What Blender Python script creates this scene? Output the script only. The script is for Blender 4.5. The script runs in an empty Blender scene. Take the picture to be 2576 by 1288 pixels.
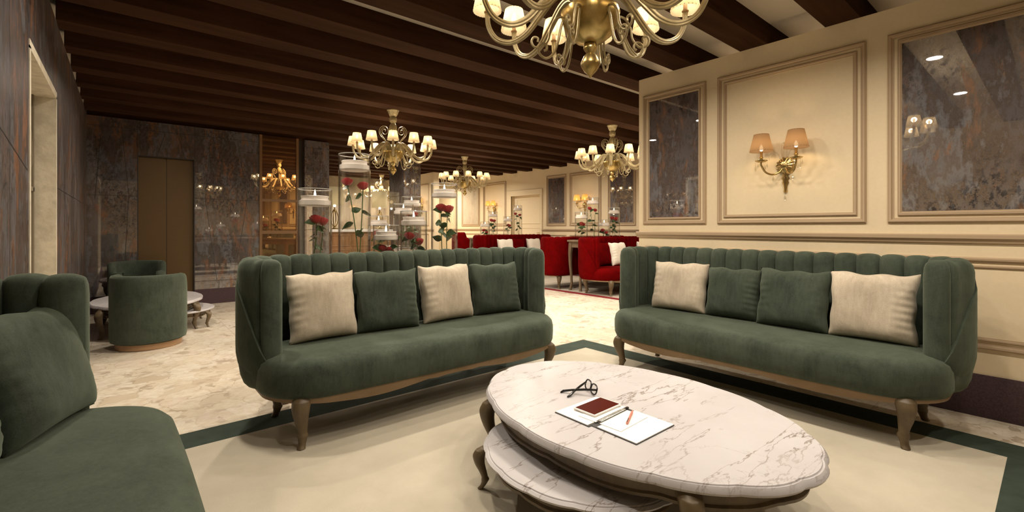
import bpy, bmesh, math, random
from mathutils import Vector, Matrix
random.seed(7)
PI = math.pi
S = bpy.context.scene
COL = S.collection

# ------------------------------------------------------------------ helpers
class MB:
    """collects vertices and faces of one mesh"""
    def __init__(s): s.v = []; s.f = []; s.m = []
    def add(s, vs, fs, m=0):
        o = len(s.v); s.v += [tuple(v) for v in vs]
        for f in fs: s.f.append([i + o for i in f]); s.m.append(m)
        return s
    def box(s, x0, y0, z0, x1, y1, z1, m=0, bev=0.0):
        if bev <= 0:
            vs = [(x0,y0,z0),(x1,y0,z0),(x1,y1,z0),(x0,y1,z0),(x0,y0,z1),(x1,y0,z1),(x1,y1,z1),(x0,y1,z1)]
            return s.add(vs, [(0,3,2,1),(4,5,6,7),(0,1,5,4),(1,2,6,5),(2,3,7,6),(3,0,4,7)], m)
        b = bev
        def ring(z, i): return [(x0+i,y0+b,z),(x0+b,y0+i,z),(x1-b,y0+i,z),(x1-i,y0+b,z),(x1-i,y1-b,z),(x1-b,y1-i,z),(x0+b,y1-i,z),(x0+i,y1-b,z)]
        return s.loft([ring(z0, b*.6), ring(z0+b, 0), ring(z1-b, 0), ring(z1, b*.6)], m=m)
    def loft(s, rings, m=0, cap0=True, cap1=True, closed=True):
        n = len(rings[0]); vs = [p for r in rings for p in r]; fs = []
        for i in range(len(rings)-1):
            for j in range(n if closed else n-1):
                k = (j+1) % n
                fs.append((i*n+j, i*n+k, (i+1)*n+k, (i+1)*n+j))
        if cap0: fs.append(tuple(range(n-1, -1, -1)))
        if cap1: fs.append(tuple((len(rings)-1)*n + j for j in range(n)))
        return s.add(vs, fs, m)
    def lathe(s, prof, n=24, c=(0,0,0), m=0, rib=0, ribn=0, cap0=True, cap1=True):
        rings = []
        for r, z in prof:
            rings.append([(c[0]+r*(1+rib*math.cos(ribn*2*PI*j/n))*math.cos(2*PI*j/n), c[1]+r*(1+rib*math.cos(ribn*2*PI*j/n))*math.sin(2*PI*j/n), c[2]+z) for j in range(n)])
        return s.loft(rings, m, cap0, cap1)
    def tube(s, pts, rad, n=8, m=0, star=0.0, flat=1.0, caps=True):
        P = [Vector(p) for p in pts]; N = len(P)
        if not hasattr(rad, '__len__'): rad = [rad]*N
        T = [(P[min(i+1,N-1)]-P[max(i-1,0)]).normalized() for i in range(N)]
        up = Vector((0,0,1)) if abs(T[0].z) < .9 else Vector((1,0,0))
        u = T[0].cross(up).normalized(); rings = []
        for i in range(N):
            u = (u - T[i]*u.dot(T[i]))
            if u.length < 1e-6: u = T[i].orthogonal()
            u.normalize(); w = T[i].cross(u)
            ring = []
            for j in range(n):
                a = 2*PI*j/n; r = rad[i]*(1-(star if j % 2 else 0))
                ring.append(tuple(P[i] + u*(r*math.cos(a)) + w*(r*flat*math.sin(a))))
            rings.append(ring)
        return s.loft(rings, m, caps, caps)
    def xf(s, M, start=0):
        s.v[start:] = [tuple(M @ Vector(v)) for v in s.v[start:]]; return s
    def build(s, name, mats, parent=None, ang=38, flat=False):
        me = bpy.data.meshes.new(name)
        me.from_pydata(s.v, [], s.f); me.update()
        if not isinstance(mats, (list, tuple)): mats = [mats]
        for k in mats: me.materials.append(k)
        me.polygons.foreach_set('material_index', s.m)
        bm = bmesh.new(); bm.from_mesh(me)
        bmesh.ops.recalc_face_normals(bm, faces=bm.faces)
        if not flat:
            A = math.radians(ang)
            for f in bm.faces: f.smooth = True
            for e in bm.edges:
                if len(e.link_faces) == 2 and e.calc_face_angle(0) > A: e.smooth = False
        bm.to_mesh(me); bm.free()
        o = bpy.data.objects.new(name, me); COL.objects.link(o)
        if parent: o.parent = parent
        return o

def tag(o, label=None, cat=None, group=None, kind=None):
    if label: o['label'] = label
    if cat: o['category'] = cat
    if group: o['group'] = group
    if kind: o['kind'] = kind
    return o
def thing(name, label, cat, loc=(0,0,0), rz=0, group=None):
    o = bpy.data.objects.new(name, None); COL.objects.link(o)
    o.empty_display_size = .1; o.location = loc; o.rotation_euler = (0,0,rz)
    return tag(o, label, cat, group)
def struct(o): o['kind'] = 'structure'; return o
def dup(root, label, loc=None, rot=None, group=None):
    r = root.copy(); COL.objects.link(r)
    if loc is not None: r.location = loc
    if rot is not None: r.rotation_euler = rot
    r['label'] = label
    if group: r['group'] = group
    for ch in list(root.children):
        c = ch.copy(); COL.objects.link(c); c.parent = r
        for g in list(ch.children):
            d = g.copy(); COL.objects.link(d); d.parent = c
    return r

# ------------------------------------------------------------------ materials
def mat(name):
    m = bpy.data.materials.new(name); m.use_nodes = True
    nt = m.node_tree; nt.nodes.clear()
    out = nt.nodes.new('ShaderNodeOutputMaterial')
    b = nt.nodes.new('ShaderNodeBsdfPrincipled')
    nt.links.new(b.outputs[0], out.inputs[0])
    return m, nt, b, out
def pset(b, **k):
    names = dict(col='Base Color', rough='Roughness', metal='Metallic', sheen='Sheen Weight', sheent='Sheen Tint', sheenr='Sheen Roughness',
                 coat='Coat Weight', coatr='Coat Roughness', ec='Emission Color', es='Emission Strength', spec='Specular IOR Level', trans='Transmission Weight', ior='IOR')
    for a, v in k.items():
        if isinstance(v, tuple) and len(v) == 3: v = v + (1,)
        b.inputs[names[a]].default_value = v
class NT:
    def __init__(s, nt): s.nt = nt
    def n(s, t, **k):
        x = s.nt.nodes.new(t)
        for a, v in k.items(): setattr(x, a, v)
        return x
    def link(s, a, b): s.nt.links.new(a, b)
    def coord(s, scale=(1,1,1), rot=(0,0,0), kind='Object', loc=(0,0,0)):
        t = s.n('ShaderNodeTexCoord'); mp = s.n('ShaderNodeMapping')
        mp.inputs['Scale'].default_value = scale; mp.inputs['Rotation'].default_value = rot; mp.inputs['Location'].default_value = loc
        s.link(t.outputs[kind], mp.inputs['Vector']); return mp.outputs[0]
    def noise(s, vec, scale, detail=4, rough=.55, dist=0):
        x = s.n('ShaderNodeTexNoise'); x.inputs['Scale'].default_value = scale; x.inputs['Detail'].default_value = detail
        x.inputs['Roughness'].default_value = rough; x.inputs['Distortion'].default_value = dist
        if vec: s.link(vec, x.inputs['Vector'])
        return x.outputs['Fac']
    def ramp(s, fac, stops, interp='LINEAR'):
        x = s.n('ShaderNodeValToRGB'); x.color_ramp.interpolation = interp
        e = x.color_ramp.elements
        while len(e) < len(stops): e.new(.5)
        for i, (p, c) in enumerate(stops):
            e[i].position = p; e[i].color = (c if len(c) == 4 else tuple(c)+(1,)) if hasattr(c, '__len__') else (c,c,c,1)
        s.link(fac, x.inputs[0]); return x.outputs[0]
    def mix(s, fac, a, b, mode='MIX'):
        x = s.n('ShaderNodeMix', data_type='RGBA', blend_type=mode)
        for sock, v in ((x.inputs[0], fac), (x.inputs[6], a), (x.inputs[7], b)):
            if hasattr(v, 'links'): s.link(v, sock)
            elif hasattr(v, '__len__'): sock.default_value = tuple(v)+(1,) if len(v) == 3 else v
            else: sock.default_value = v
        return x.outputs[2]
    def bump(s, h, b, strength=.2, dist=.01):
        x = s.n('ShaderNodeBump'); x.inputs['Strength'].default_value = strength; x.inputs['Distance'].default_value = dist
        s.link(h, x.inputs['Height']); s.link(x.outputs[0], b.inputs['Normal'])
    def math(s, op, a, b=0):
        x = s.n('ShaderNodeMath', operation=op)
        for sock, v in ((x.inputs[0], a), (x.inputs[1], b)):
            if hasattr(v, 'links'): s.link(v, sock)
            else: sock.default_value = v
        return x.outputs[0]

def plain(name, col, rough=.5, **k):
    m, nt, b, o = mat(name); pset(b, col=col, rough=rough, **k); return m
def mottled(name, c0, c1, scale=6, rough=.6, fine=0, bstr=.15, stretch=(1,1,1), rng=(.3,.7), kind='Object', **k):
    m, nt, b, o = mat(name); N = NT(nt); pset(b, rough=rough, **k)
    v = N.coord(stretch, kind=kind); f = N.noise(v, scale, 5, .6)
    N.link(N.ramp(f, [(rng[0], c0), (rng[1], c1)]), b.inputs['Base Color'])
    if fine: N.bump(N.noise(v, fine, 2), b, bstr, .004)
    return m

def velvet(name, c0, c1, sheen, st, spec=.2):
    m, nt, b, o = mat(name); N = NT(nt)
    pset(b, rough=.85, sheen=sheen, sheenr=.45, sheent=st, spec=spec)
    v = N.coord(); f = N.noise(v, 4.2, 7, .68, .5); g = N.noise(N.coord((1,1,.22)), 48, 4, .65); q = N.noise(v, 210, 2, .6)
    h = N.math('ADD', N.math('ADD', N.math('MULTIPLY', f, .55), N.math('MULTIPLY', g, .25)), N.math('MULTIPLY', q, .20))
    N.link(N.ramp(h, [(.36, c0), (.63, c1)]), b.inputs['Base Color'])
    N.bump(N.noise(v, 420, 3, .7), b, .3, .003)
    return m
GREEN = velvet('green velvet', (.026,.036,.0255), (.071,.089,.066), .30, (.60,.70,.55))
RED = velvet('red velvet', (.060,.0002,.0004), (.120,.0005,.0008), 0.0, (.8,.1,.1), .03)
BEIGE = velvet('beige suede', (.40,.335,.255), (.66,.575,.455), .2, (1,.95,.85))
WHITEC = velvet('white cotton', (.72,.66,.56), (.85,.79,.70), .1, (1,1,1))

def marble(name, base0, base1, vein, scale=1.0, rough=.12, rot=.6, thin=.018, stren=.75):
    m, nt, b, o = mat(name); N = NT(nt); pset(b, rough=rough, spec=.05)
    v = N.coord((.8*scale,4.0*scale,1*scale), (0,0,rot))
    v2 = N.coord((1.2*scale,1.2*scale,1.2*scale), (0,0,rot+.8), loc=(3,1,0))
    base = N.ramp(N.noise(v2, 2.2, 5, .6), [(.3, base0), (.7, base1)])
    a = N.math('ABSOLUTE', N.math('SUBTRACT', N.noise(v, 1.7, 6, .58, .25), .5))
    c = N.math('ABSOLUTE', N.math('SUBTRACT', N.noise(v2, 1.5, 6, .6, .4), .5))
    va = N.ramp(a, [(0, 1.0), (thin*.35, .55), (thin, .0)]); vc = N.ramp(c, [(0, .6), (thin*.4, .0)])
    amp = N.ramp(N.noise(v2, 2.2, 3), [(.36, .12), (.60, 1.0)])
    f = N.math('MULTIPLY', N.math('MAXIMUM', va, N.math('MULTIPLY', vc, .6)), N.math('MULTIPLY', amp, stren))
    N.link(N.mix(f, base, vein), b.inputs['Base Color']); return m
TABLE_MARBLE = marble('white veined marble', (.50,.475,.485), (.565,.55,.57), (.19,.145,.115), 1.0, .3, .04, .012, .95)
COUNTER = plain('white counter stone', (.8,.78,.76), .3)

def floor_mat():
    m, nt, b, o = mat('breccia marble floor'); N = NT(nt); pset(b, rough=.26, spec=.35)
    v = N.coord()
    w = N.n('ShaderNodeVectorMath', operation='ADD')
    nz = N.n('ShaderNodeTexNoise'); nz.inputs['Scale'].default_value = 2.6; nz.inputs['Detail'].default_value = 5
    N.link(v, nz.inputs['Vector'])
    sc = N.n('ShaderNodeVectorMath', operation='SCALE'); sc.inputs['Scale'].default_value = .20
    N.link(nz.outputs['Color'], sc.inputs[0]); N.link(v, w.inputs[0]); N.link(sc.outputs[0], w.inputs[1])
    nz.inputs['Scale'].default_value = 7.0
    def vor(scale, feat):
        x = N.n('ShaderNodeTexVoronoi', feature=feat); x.inputs['Scale'].default_value = scale; N.link(w.outputs[0], x.inputs['Vector']); return x
    vo, ve = vor(5.2, 'F1'), vor(5.2, 'DISTANCE_TO_EDGE')
    sep = N.n('ShaderNodeSeparateColor'); N.link(vo.outputs['Color'], sep.inputs[0])
    cell = N.ramp(sep.outputs[0], [(0, (.48,.39,.29)), (.04, (.64,.55,.43)), (.16, (.73,.65,.52)), (.5, (.79,.72,.60)), (.8, (.81,.75,.65)), (1, (.74,.64,.53))])
    cell = N.mix(N.ramp(N.noise(v, 16, 6, .7), [(.42, 0), (.68, .75)]), cell, (.62,.51,.38))
    v2_, e2 = vor(17, 'F1'), vor(17, 'DISTANCE_TO_EDGE')
    s2_ = N.n('ShaderNodeSeparateColor'); N.link(v2_.outputs['Color'], s2_.inputs[0])
    chip = N.math('MULTIPLY', N.ramp(s2_.outputs[1], [(.88, 0), (.91, .7)]), N.ramp(N.noise(v, 2.1, 4), [(.40, .1), (.58, 1)]))
    cell = N.mix(chip, cell, (.42,.33,.24))
    edge = N.math('MULTIPLY', N.ramp(ve.outputs['Distance'], [(0, .75), (.045, 0)]), N.ramp(N.noise(v, 5, 4), [(.42, 0), (.6, 1)]))
    col = N.mix(edge, cell, (.46,.37,.28))
    dk = N.ramp(N.noise(N.coord(loc=(4,2,0)), 3.6, 6, .6, .2), [(.63, 0), (.70, .55)])
    col = N.mix(dk, col, (.46,.37,.28))
    br = N.n('ShaderNodeTexBrick'); br.offset = 0; br.inputs['Scale'].default_value = 1
    br.inputs['Mortar Size'].default_value = .0035; br.inputs['Brick Width'].default_value = 1.2; br.inputs['Row Height'].default_value = 1.2
    br.inputs['Color1'].default_value = br.inputs['Color2'].default_value = (0,0,0,1); br.inputs['Mortar'].default_value = (1,1,1,1)
    N.link(N.coord(loc=(.25,.4,0)), br.inputs['Vector'])
    col = N.mix(N.math('MULTIPLY', br.outputs['Color'], .5), col, (.42,.36,.28))
    N.link(col, b.inputs['Base Color']); return m
FLOOR = floor_mat()

def antique(name, bright=1.0, refl=.42, lite=False, rust=0.0):
    m, nt, b, o = mat(name); N = NT(nt); pset(b, rough=.45, spec=.3)
    v = N.coord(); vs = N.coord((1,1,.42))
    if lite: c = N.ramp(N.noise(vs, 2.3, 6, .65), [(.3, (.30,.25,.2)), (.5, (.5,.44,.34)), (.7, (.42,.37,.3))])
    else: c = N.ramp(N.noise(vs, 2.9, 9, .72), [(.34, (.040,.030,.027)), (.43, (.105,.092,.095)), (.50, (.078,.055,.044)), (.555, (.150,.152,.170)), (.60, (.100,.082,.078)), (.67, (.135,.138,.155)), (.76, (.06,.055,.06))])
    ru = N.ramp(N.noise(N.coord((1,1,.30), loc=(2,5,1)), 8.5, 9, .74, .25), [(.55-rust, 0), (.62-rust, .85)])
    ru = N.math('MULTIPLY', ru, N.ramp(N.noise(N.coord(loc=(5,3,2)), 1.3, 3), [(.36, .15), (.56, 1)]))
    c = N.mix(ru, c, (.165+rust*1.6,.080+rust*.4,.040) if not lite else (.4,.3,.2))
    sp = N.noise(N.coord((1,1,.7), loc=(7,1,3)), 30, 8, .82)
    area = N.noise(N.coord((1,1,.6), loc=(1,9,2)), 1.9, 4)
    spk = N.math('MULTIPLY', N.ramp(sp, [(.50, 0), (.55, 1)]), N.ramp(area, [(.45-rust, 0), (.60-rust, 1)]))
    if lite: spk = N.math('MULTIPLY', spk, .25)
    c = N.mix(N.math('MULTIPLY', spk, .8), c, (.012,.011,.012))
    if bright != 1: c = N.mix(1.0, c, (bright,)*3, 'MULTIPLY')
    N.link(c, b.inputs['Base Color'])
    g = N.n('ShaderNodeBsdfGlossy'); g.inputs['Color'].default_value = (.80,.77,.75,1); g.inputs['Roughness'].default_value = .012
    mx = N.n('ShaderNodeMixShader')
    f = N.math('MULTIPLY', N.math('SUBTRACT', 1.0, N.math('MAXIMUM', N.math('MULTIPLY', ru, .75), spk)), refl)
    N.link(f, mx.inputs[0]); N.link(b.outputs[0], mx.inputs[1]); N.link(g.outputs[0], mx.inputs[2]); N.link(mx.outputs[0], o.inputs[0])
    return m
ANTIQUE = antique('antique mirror cladding', 1.0, .24, rust=.035)
ANTIQUE_P = antique('antique mirror panel', 1.45, .34)
ANTIQUE_L = antique('pale antique mirror', 1.3, .35, True)
SEAM = plain('dark seam', (.012,.010,.010), .5)

PAINT = mottled('cream paint', (.80,.665,.455), (.835,.70,.485), 40, .75, 160, .05)
MOULD = plain('taupe moulding paint', (.46,.34,.22), .6)
CEIL = plain('cream ceiling paint', (.60,.53,.43), .8)
SKIRT = mottled('plum skirting textile', (.045,.026,.032), (.085,.05,.058), 90, .9, 200, .2)
STONE = mottled('pale stone lining', (.50,.45,.35), (.66,.60,.48), 14, .7, 60, .2, rng=(.35,.65))
WOODB = mottled('dark walnut beam', (.027,.0115,.0055), (.055,.0245,.012), 5, .8, 0, spec=0.05, stretch=(.25,3,3))
WOODL = mottled('aged gilt walnut', (.070,.046,.021), (.165,.118,.062), 9, .45, 0, stretch=(1,1,.5))
WOODR = mottled('sofa rail wood', (.17,.11,.055), (.25,.165,.09), 8, .5, 0, stretch=(.4,1,1))
WOODG = mottled('grey brown walnut', (.105,.072,.042), (.17,.12,.075), 8, .5, 0, stretch=(1,1,.3))
WOODD = mottled('oak desk panel', (.20,.095,.032), (.31,.155,.058), 7, .45, 0, stretch=(3,1,.3))
WOODP = mottled('honey wood plinth', (.36,.215,.11), (.46,.285,.15), 8, .45, 0, stretch=(.4,.4,3))
RUG = mottled('sand wool rug', (.455,.41,.325), (.535,.485,.39), 3.2, .95, 320, .35)
RUGB = mottled('green rug border', (.018,.032,.022), (.032,.05,.036), 12, .95, 320, .3)
RUGR = plain('crimson rug border', (.16,.002,.008), .95)
RUGP = mottled('pale rug field', (.34,.30,.245), (.44,.39,.32), 4, .95, 200, .2)
GILT = mottled('champagne gilt glass', (.30,.24,.13), (.48,.40,.235), 22, .42, 0, metal=.45)
BOWL = mottled('gold leaf bowl', (.34,.23,.075), (.56,.43,.18), 12, .33, 0, metal=.95)
BRASS = plain('polished brass', (.56,.42,.20), .22, metal=1.0)
ELEV = mottled('brushed bronze door', (.105,.062,.022), (.125,.075,.028), 30, .42, 0, stretch=(.3,1,14), metal=.4)
DARKM = plain('dark bronze', (.03,.022,.018), .5)
BLACK = plain('black acetate', (.010,.009,.009), .25)
PAPER = plain('white paper', (.92,.90,.87), .8)
INK = plain('charcoal cover', (.05,.05,.05), .6)
SCREEN = plain('dark red screen', (.075,.007,.002), .45, spec=.05)
PINK = plain('salmon plastic', (.70,.26,.20), .35)
STEEL = plain('steel', (.6,.58,.55), .25, metal=1.0)
ROSE = mottled('red rose petals', (.30,.004,.010), (.55,.012,.022), 40, .55, 0, sheen=.2)
LEAF = mottled('rose leaf green', (.020,.055,.014), (.05,.115,.03), 30, .45, 0)
STEM = plain('green stem', (.06,.13,.035), .5)
WAX = plain('white candle wax', (.93,.85,.79), .5)
AMBER = None

def glassy(name, tint, ior, rough=0.0):
    m = bpy.data.materials.new(name); m.use_nodes = True; nt = m.node_tree; nt.nodes.clear(); N = NT(nt)
    out = N.n('ShaderNodeOutputMaterial'); t = N.n('ShaderNodeBsdfTransparent'); t.inputs[0].default_value = tint + (1,)
    g = N.n('ShaderNodeBsdfGlossy'); g.inputs['Roughness'].default_value = rough
    lw = N.n('ShaderNodeLayerWeight'); lw.inputs[0].default_value = .5
    r0 = ((ior-1)/(ior+1))**2
    fr = N.math('ADD', r0, N.math('MULTIPLY', N.math('POWER', lw.outputs['Facing'], 4.0), 1-r0))
    N.link(N.ramp(N.math('POWER', lw.outputs['Facing'], 5.0), [(0, tint), (.35, tuple(c*.86 for c in tint)), (1, (.22,.20,.18))]), t.inputs[0])
    mx = N.n('ShaderNodeMixShader'); N.link(fr, mx.inputs[0]); N.link(t.outputs[0], mx.inputs[1]); N.link(g.outputs[0], mx.inputs[2])
    N.link(mx.outputs[0], out.inputs[0]); return m
GLASS = glassy('clear vase glass', (.985,.985,.98), 1.5)
GRIM = plain('polished glass rim', (.42,.40,.37), .08, spec=.8)
WATER = glassy('clear water', (.98,.98,.98), 1.15)
LENS = glassy('spectacle lens', (.93,.92,.90), 1.5)
CRYSTAL = glassy('cut crystal', (.95,.94,.91), 1.9)
PANE = glassy('window pane', (.8,.75,.65), 1.5)

def shade_mat(name, col, es, ec, tr):
    m = bpy.data.materials.new(name); m.use_nodes = True; nt = m.node_tree; nt.nodes.clear(); N = NT(nt)
    out = N.n('ShaderNodeOutputMaterial'); b = N.n('ShaderNodeBsdfPrincipled'); pset(b, col=col, rough=.8, ec=ec, es=es)
    w = N.n('ShaderNodeTexWave'); 
    tl = N.n('ShaderNodeBsdfTranslucent'); tl.inputs[0].default_value = col + (1,)
    tp = N.n('ShaderNodeBsdfTransparent'); tp.inputs[0].default_value = (1,.88,.68,1)
    m1 = N.n('ShaderNodeMixShader'); m1.inputs[0].default_value = .5; N.link(b.outputs[0], m1.inputs[1]); N.link(tl.outputs[0], m1.inputs[2])
    m2 = N.n('ShaderNodeMixShader'); m2.inputs[0].default_value = tr; N.link(m1.outputs[0], m2.inputs[1]); N.link(tp.outputs[0], m2.inputs[2])
    nt.nodes.remove(w); N.link(m2.outputs[0], out.inputs[0]); return m
SHADE = shade_mat('lit cream pleated silk', (.40,.325,.20), .14, (1,.78,.46), .22)
SHADES = shade_mat('lit tan pleated silk', (.20,.125,.066), .07, (1,.55,.25), .035)
SHADEF = shade_mat('lit amber pleated silk', (.50,.29,.075), .35, (1,.58,.18), .08)
SHADED = shade_mat('lit drum linen', (.42,.37,.25), .10, (1,.82,.5), .04)
def emis(name, c, s):
    m, nt, b, o = mat(name); pset(b, col=(.8,.7,.5), ec=c, es=s); return m
TRIM = plain('taupe bead trim', (.10,.07,.045), .6)
BULB = emis('glowing bulb', (1,.88,.66), 9)
FLAME = emis('candle flame', (1,.86,.62), 7)

# ------------------------------------------------------------------ camera
F = 1160.0
cam = bpy.data.cameras.new('camera'); co = bpy.data.objects.new('camera', cam); COL.objects.link(co)
cam.sensor_width = 36; cam.lens = F/2576*36; cam.shift_y = -(644-572)/2576; cam.clip_start = .02
co.location = (0,0,1.2); co.rotation_euler = (PI/2, 0, -math.atan2(978,1160)); S.camera = co
def light(name, loc, w, col=(1,.80,.55), r=.05, kind='POINT', parent=None, **k):
    l = bpy.data.lights.new(name, kind); l.energy = w; l.color = col
    if kind in ('POINT','SPOT'): l.shadow_soft_size = r
    for a, v in k.items(): setattr(l, a, v)
    o = bpy.data.objects.new(name, l); COL.objects.link(o); o.location = loc
    if parent: o.parent = parent
    return o

# ------------------------------------------------------------------ room
ZB, ZC, X2, YB, YH = 2.75, 2.93, 8.60, 8.60, 14.4
XR, XL = 4.16, -.385
b = MB(); b.box(-1.8,-3.2,-.1, 9.0,14.8,0); struct(b.build('floor', FLOOR))
b = MB(); b.box(-1.8,-3.2,ZC, 9.0,14.8,ZC+.1); struct(b.build('ceiling', CEIL))
for n in range(-6, 21):
    y1 = 1.17 + .645*n; b = MB(); xa = -1.6 if y1 < 2.72 else XL
    b.box(xa, y1-.23, ZB, X2, y1, ZC+.01, 0, .004); struct(b.build('beam', WOODB))

def frame(mb, plane, c, a0, a1, z0, z1, w=.035, d=.02, m=0, sgn=-1):
    """mitred moulding frame on a wall; plane 'x': wall x=c, a along y; plane 'y': wall y=c, a along x"""
    prof = [(0,-.004),(.0,.6*d),(w*.25,d),(w*.6,d*.85),(w*.8,d*.4),(w,d*.35),(w,-.004)]
    rings = []
    for i, h in prof:
        q = [(a0+i,z0+i),(a1-i,z0+i),(a1-i,z1-i),(a0+i,z1-i)]
        rings.append([(c+sgn*h, a, z) if plane == 'x' else (a, c+sgn*h, z) for a, z in q])
    n = len(rings); vs = [p for r in rings for p in r]; fs = []
    for i in range(n):
        for j in range(4):
            k = (j+1) % 4; ii = (i+1) % n
            fs.append((i*4+j, i*4+k, ii*4+k, ii*4+j))
    mb.add(vs, fs, m)

# right wall
b = MB(); b.box(XR,-3.0,0, XR+.16,2.855,ZB); struct(b.build('wall_right', PAINT))
b = MB(); b.box(XR-.014,-3.0,0, XR+.0,2.862,.268,0,.003); b.box(XR-.002,2.855,0,XR+.162,2.866,.268); struct(b.build('baseboard_right', SKIRT))
def rail(name, x, y0, y1, sgn=-1):
    b = MB(); prof = [(0,1.096),(.016,1.100),(.020,1.115),(.034,1.128),(.034,1.150),(.026,1.157),(0,1.157)]
    b.loft([[(x+sgn*p,y,z) for p, z in prof] for y in (y0,y1)]); return struct(b.build(name, MOULD))
rail('trim_1', XR, -3.0, 2.872)
b = MB()
for ya, yb in ((2.12,2.80),(.908,2.011),(-.32,.784),(-1.43,-.43),(-2.6,-1.54)):
    frame(b,'x',XR,ya,yb,1.232,2.562,.034,.022)
    frame(b,'x',XR,ya,yb,.432,1.010,.034,.022)
    if yb-ya > 1: frame(b,'x',XR,ya+.055,yb-.055,1.287,2.507,.026,.016)
    frame(b,'x',XR,ya+.05,yb-.05,.482,.960,.022,.014)
struct(b.build('trim_2', MOULD))
def mirror(x, y0, y1, z0, z1, label, m=ANTIQUE_P, sgn=-1):
    o = thing('wall_mirror', label, 'mirror', (x,(y0+y1)/2,z0)); h = (y1-y0)/2
    b = MB(); b.box(-.006 if sgn < 0 else 0, -h, 0, 0 if sgn < 0 else .006, h, z1-z0); b.build('mirror_pane', m, o)
    b = MB(); frame(b,'x',0,-h-.02,h+.02,-.02,z1-z0+.02,.024,.016,0,sgn); b.build('mirror_frame', MOULD, o); return o
mirror(XR, 2.195, 2.725, 1.30, 2.495, 'narrow antique mirror panel left of the big sconce at the free wall end')
mirror(XR, -.245, .708, 1.30, 2.495, 'antique mirror panel right of the big sconce, cut by the picture edge')

# wall behind and around the camera
b = MB(); b.box(-1.8,-3.2,0,9,-3.0,ZC); struct(b.build('wall_front', PAINT))
b = MB(); b.box(-1.8,-3.0,0,-1.6,2.72,ZC); b.box(-1.8,2.72,0,XL-.1,2.82,ZC); struct(b.build('wall_alcove', PAINT))

# left wall with window reveal, clad in antique mirror, dark seams and studs
b = MB()
b.box(XL-.1,2.72,0,XL,3.576,ZB); b.box(XL-.1,3.576,2.175,XL,4.82,ZB); b.box(XL-.1,4.82,0,XL,YB+.1,ZB); b.box(XL-.1,3.576,0,XL,4.82,.30)
def seam(p, q, w=.006, m=1):
    (y0,z0),(y1,z1) = p, q; L = math.hypot(y1-y0,z1-z0); nx, nz = -(z1-z0)/L*w/2, (y1-y0)/L*w/2
    b.add([(XL+.001,y0+nx,z0+nz),(XL+.001,y0-nx,z0-nz),(XL+.001,y1-nx,z1-nz),(XL+.001,y1+nx,z1+nz)], [(0,1,2,3)], m)
for yy in (3.0,3.5): seam((yy,.24),(yy,ZB), .004)
seam((2.72,1.62),(3.50,1.50)); seam((2.72,2.45),(3.576,2.45)); 
for yy in (5.5,6.2,6.9,7.6,8.2): seam((yy,.24),(yy,ZB),.005); seam((yy-.35,ZB),(yy+.1,1.50),.004); seam((yy+.1,1.5),(yy-.3,.3),.004)
seam((4.82,1.50),(8.6,1.50)); seam((4.82,2.45),(8.6,2.45),.004)
struct(b.build('wall_left', [ANTIQUE, SEAM]))
b = MB(); b.box(XL-.002,2.72,0,XL+.012,3.576,.236); b.box(XL-.002,4.82,0,XL+.012,YB,.236); struct(b.build('baseboard_left', SKIRT))
win = struct(MB().box(XL-.45,4.812,.30,XL+.004,4.86,2.175).box(XL-.45,3.54,.30,XL+.004,3.584,2.175).box(XL-.45,3.54,2.160,XL+.004,4.86,2.21).box(XL-.45,3.54,.26,XL+.004,4.86,.305).build('window_1', STONE))
b = MB(); xw = XL-.11
b.box(xw-.03,4.77,.3,xw,4.811,2.16); b.box(xw-.03,3.58,.3,xw,3.62,2.165); b.box(xw-.03,3.58,1.46,xw,4.82,1.49)
b.tube([(xw-.015, 4.2+.60*math.cos(a), 1.5+.62*math.sin(a)) for a in [PI*i/20 for i in range(21)]], .016, 6)
b.build('window_frame', plain('weathered bronze frame', (.17,.14,.095), .6), win)
b = MB(); b.box(xw-.10,3.58,.3,xw-.09,4.82,2.165); b.build('window_pane', STONE, win)

# back wall with lift, skirting and glazed door
b = MB(); yb = YB
b.box(XL,yb,0,.154,yb+.12,ZB); b.box(.154,yb,2.25,.843,yb+.12,ZB); b.box(.843,yb,0,1.735,yb+.12,ZB)
def seamy(p, q, w=.006):
    (x0,z0),(x1,z1) = p, q; L = math.hypot(x1-x0,z1-z0); nx, nz = -(z1-z0)/L*w/2, (x1-x0)/L*w/2
    b.add([(x0+nx,yb-.001,z0+nz),(x0-nx,yb-.001,z0-nz),(x1-nx,yb-.001,z1-nz),(x1+nx,yb-.001,z1+nz)], [(0,1,2,3)], 1)
for p, q in (((1.06,2.66),(.98,1.66)),((.98,1.66),(1.14,.32)),((1.42,2.60),(1.56,1.66)),((1.56,1.66),(1.42,.7)),((.843,1.645),(1.735,1.645)),((.843,.36),(1.735,.36)),
             ((-.02,2.66),(.06,1.66)),((.06,1.66),(.0,.3)),((-.24,2.5),(-.3,1.6)),((-.385,1.65),(.154,1.65)),((.48,2.6),(.38,2.25)),((.62,2.64),(.72,2.25)),((1.16,.24),(1.16,.36)),((XL,2.62),(1.735,2.62)),((.843,.24),(.843,2.75)),((.154,2.25),(.154,2.75))): seamy(p, q)
struct(b.build('wall_back', [ANTIQUE, SEAM]))
b = MB(); b.box(XL,yb-.012,0,.154,yb,.236); b.box(.843,yb-.012,0,1.735,yb,.236); struct(b.build('baseboard_back', SKIRT))
d1 = struct(MB().box(.154,yb+.0,0,.166,yb+.12,2.25).box(.831,yb+.0,0,.843,yb+.12,2.25).box(.166,yb+.0,2.235,.831,yb+.12,2.25).build('door_1', DARKM))
for xa, xb in ((.168,.496),(.502,.829)):
    b = MB(); b.box(xa,yb+.06,.012,xb,yb+.10,2.232); b.build('lift_door_leaf', ELEV, d1)
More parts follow.
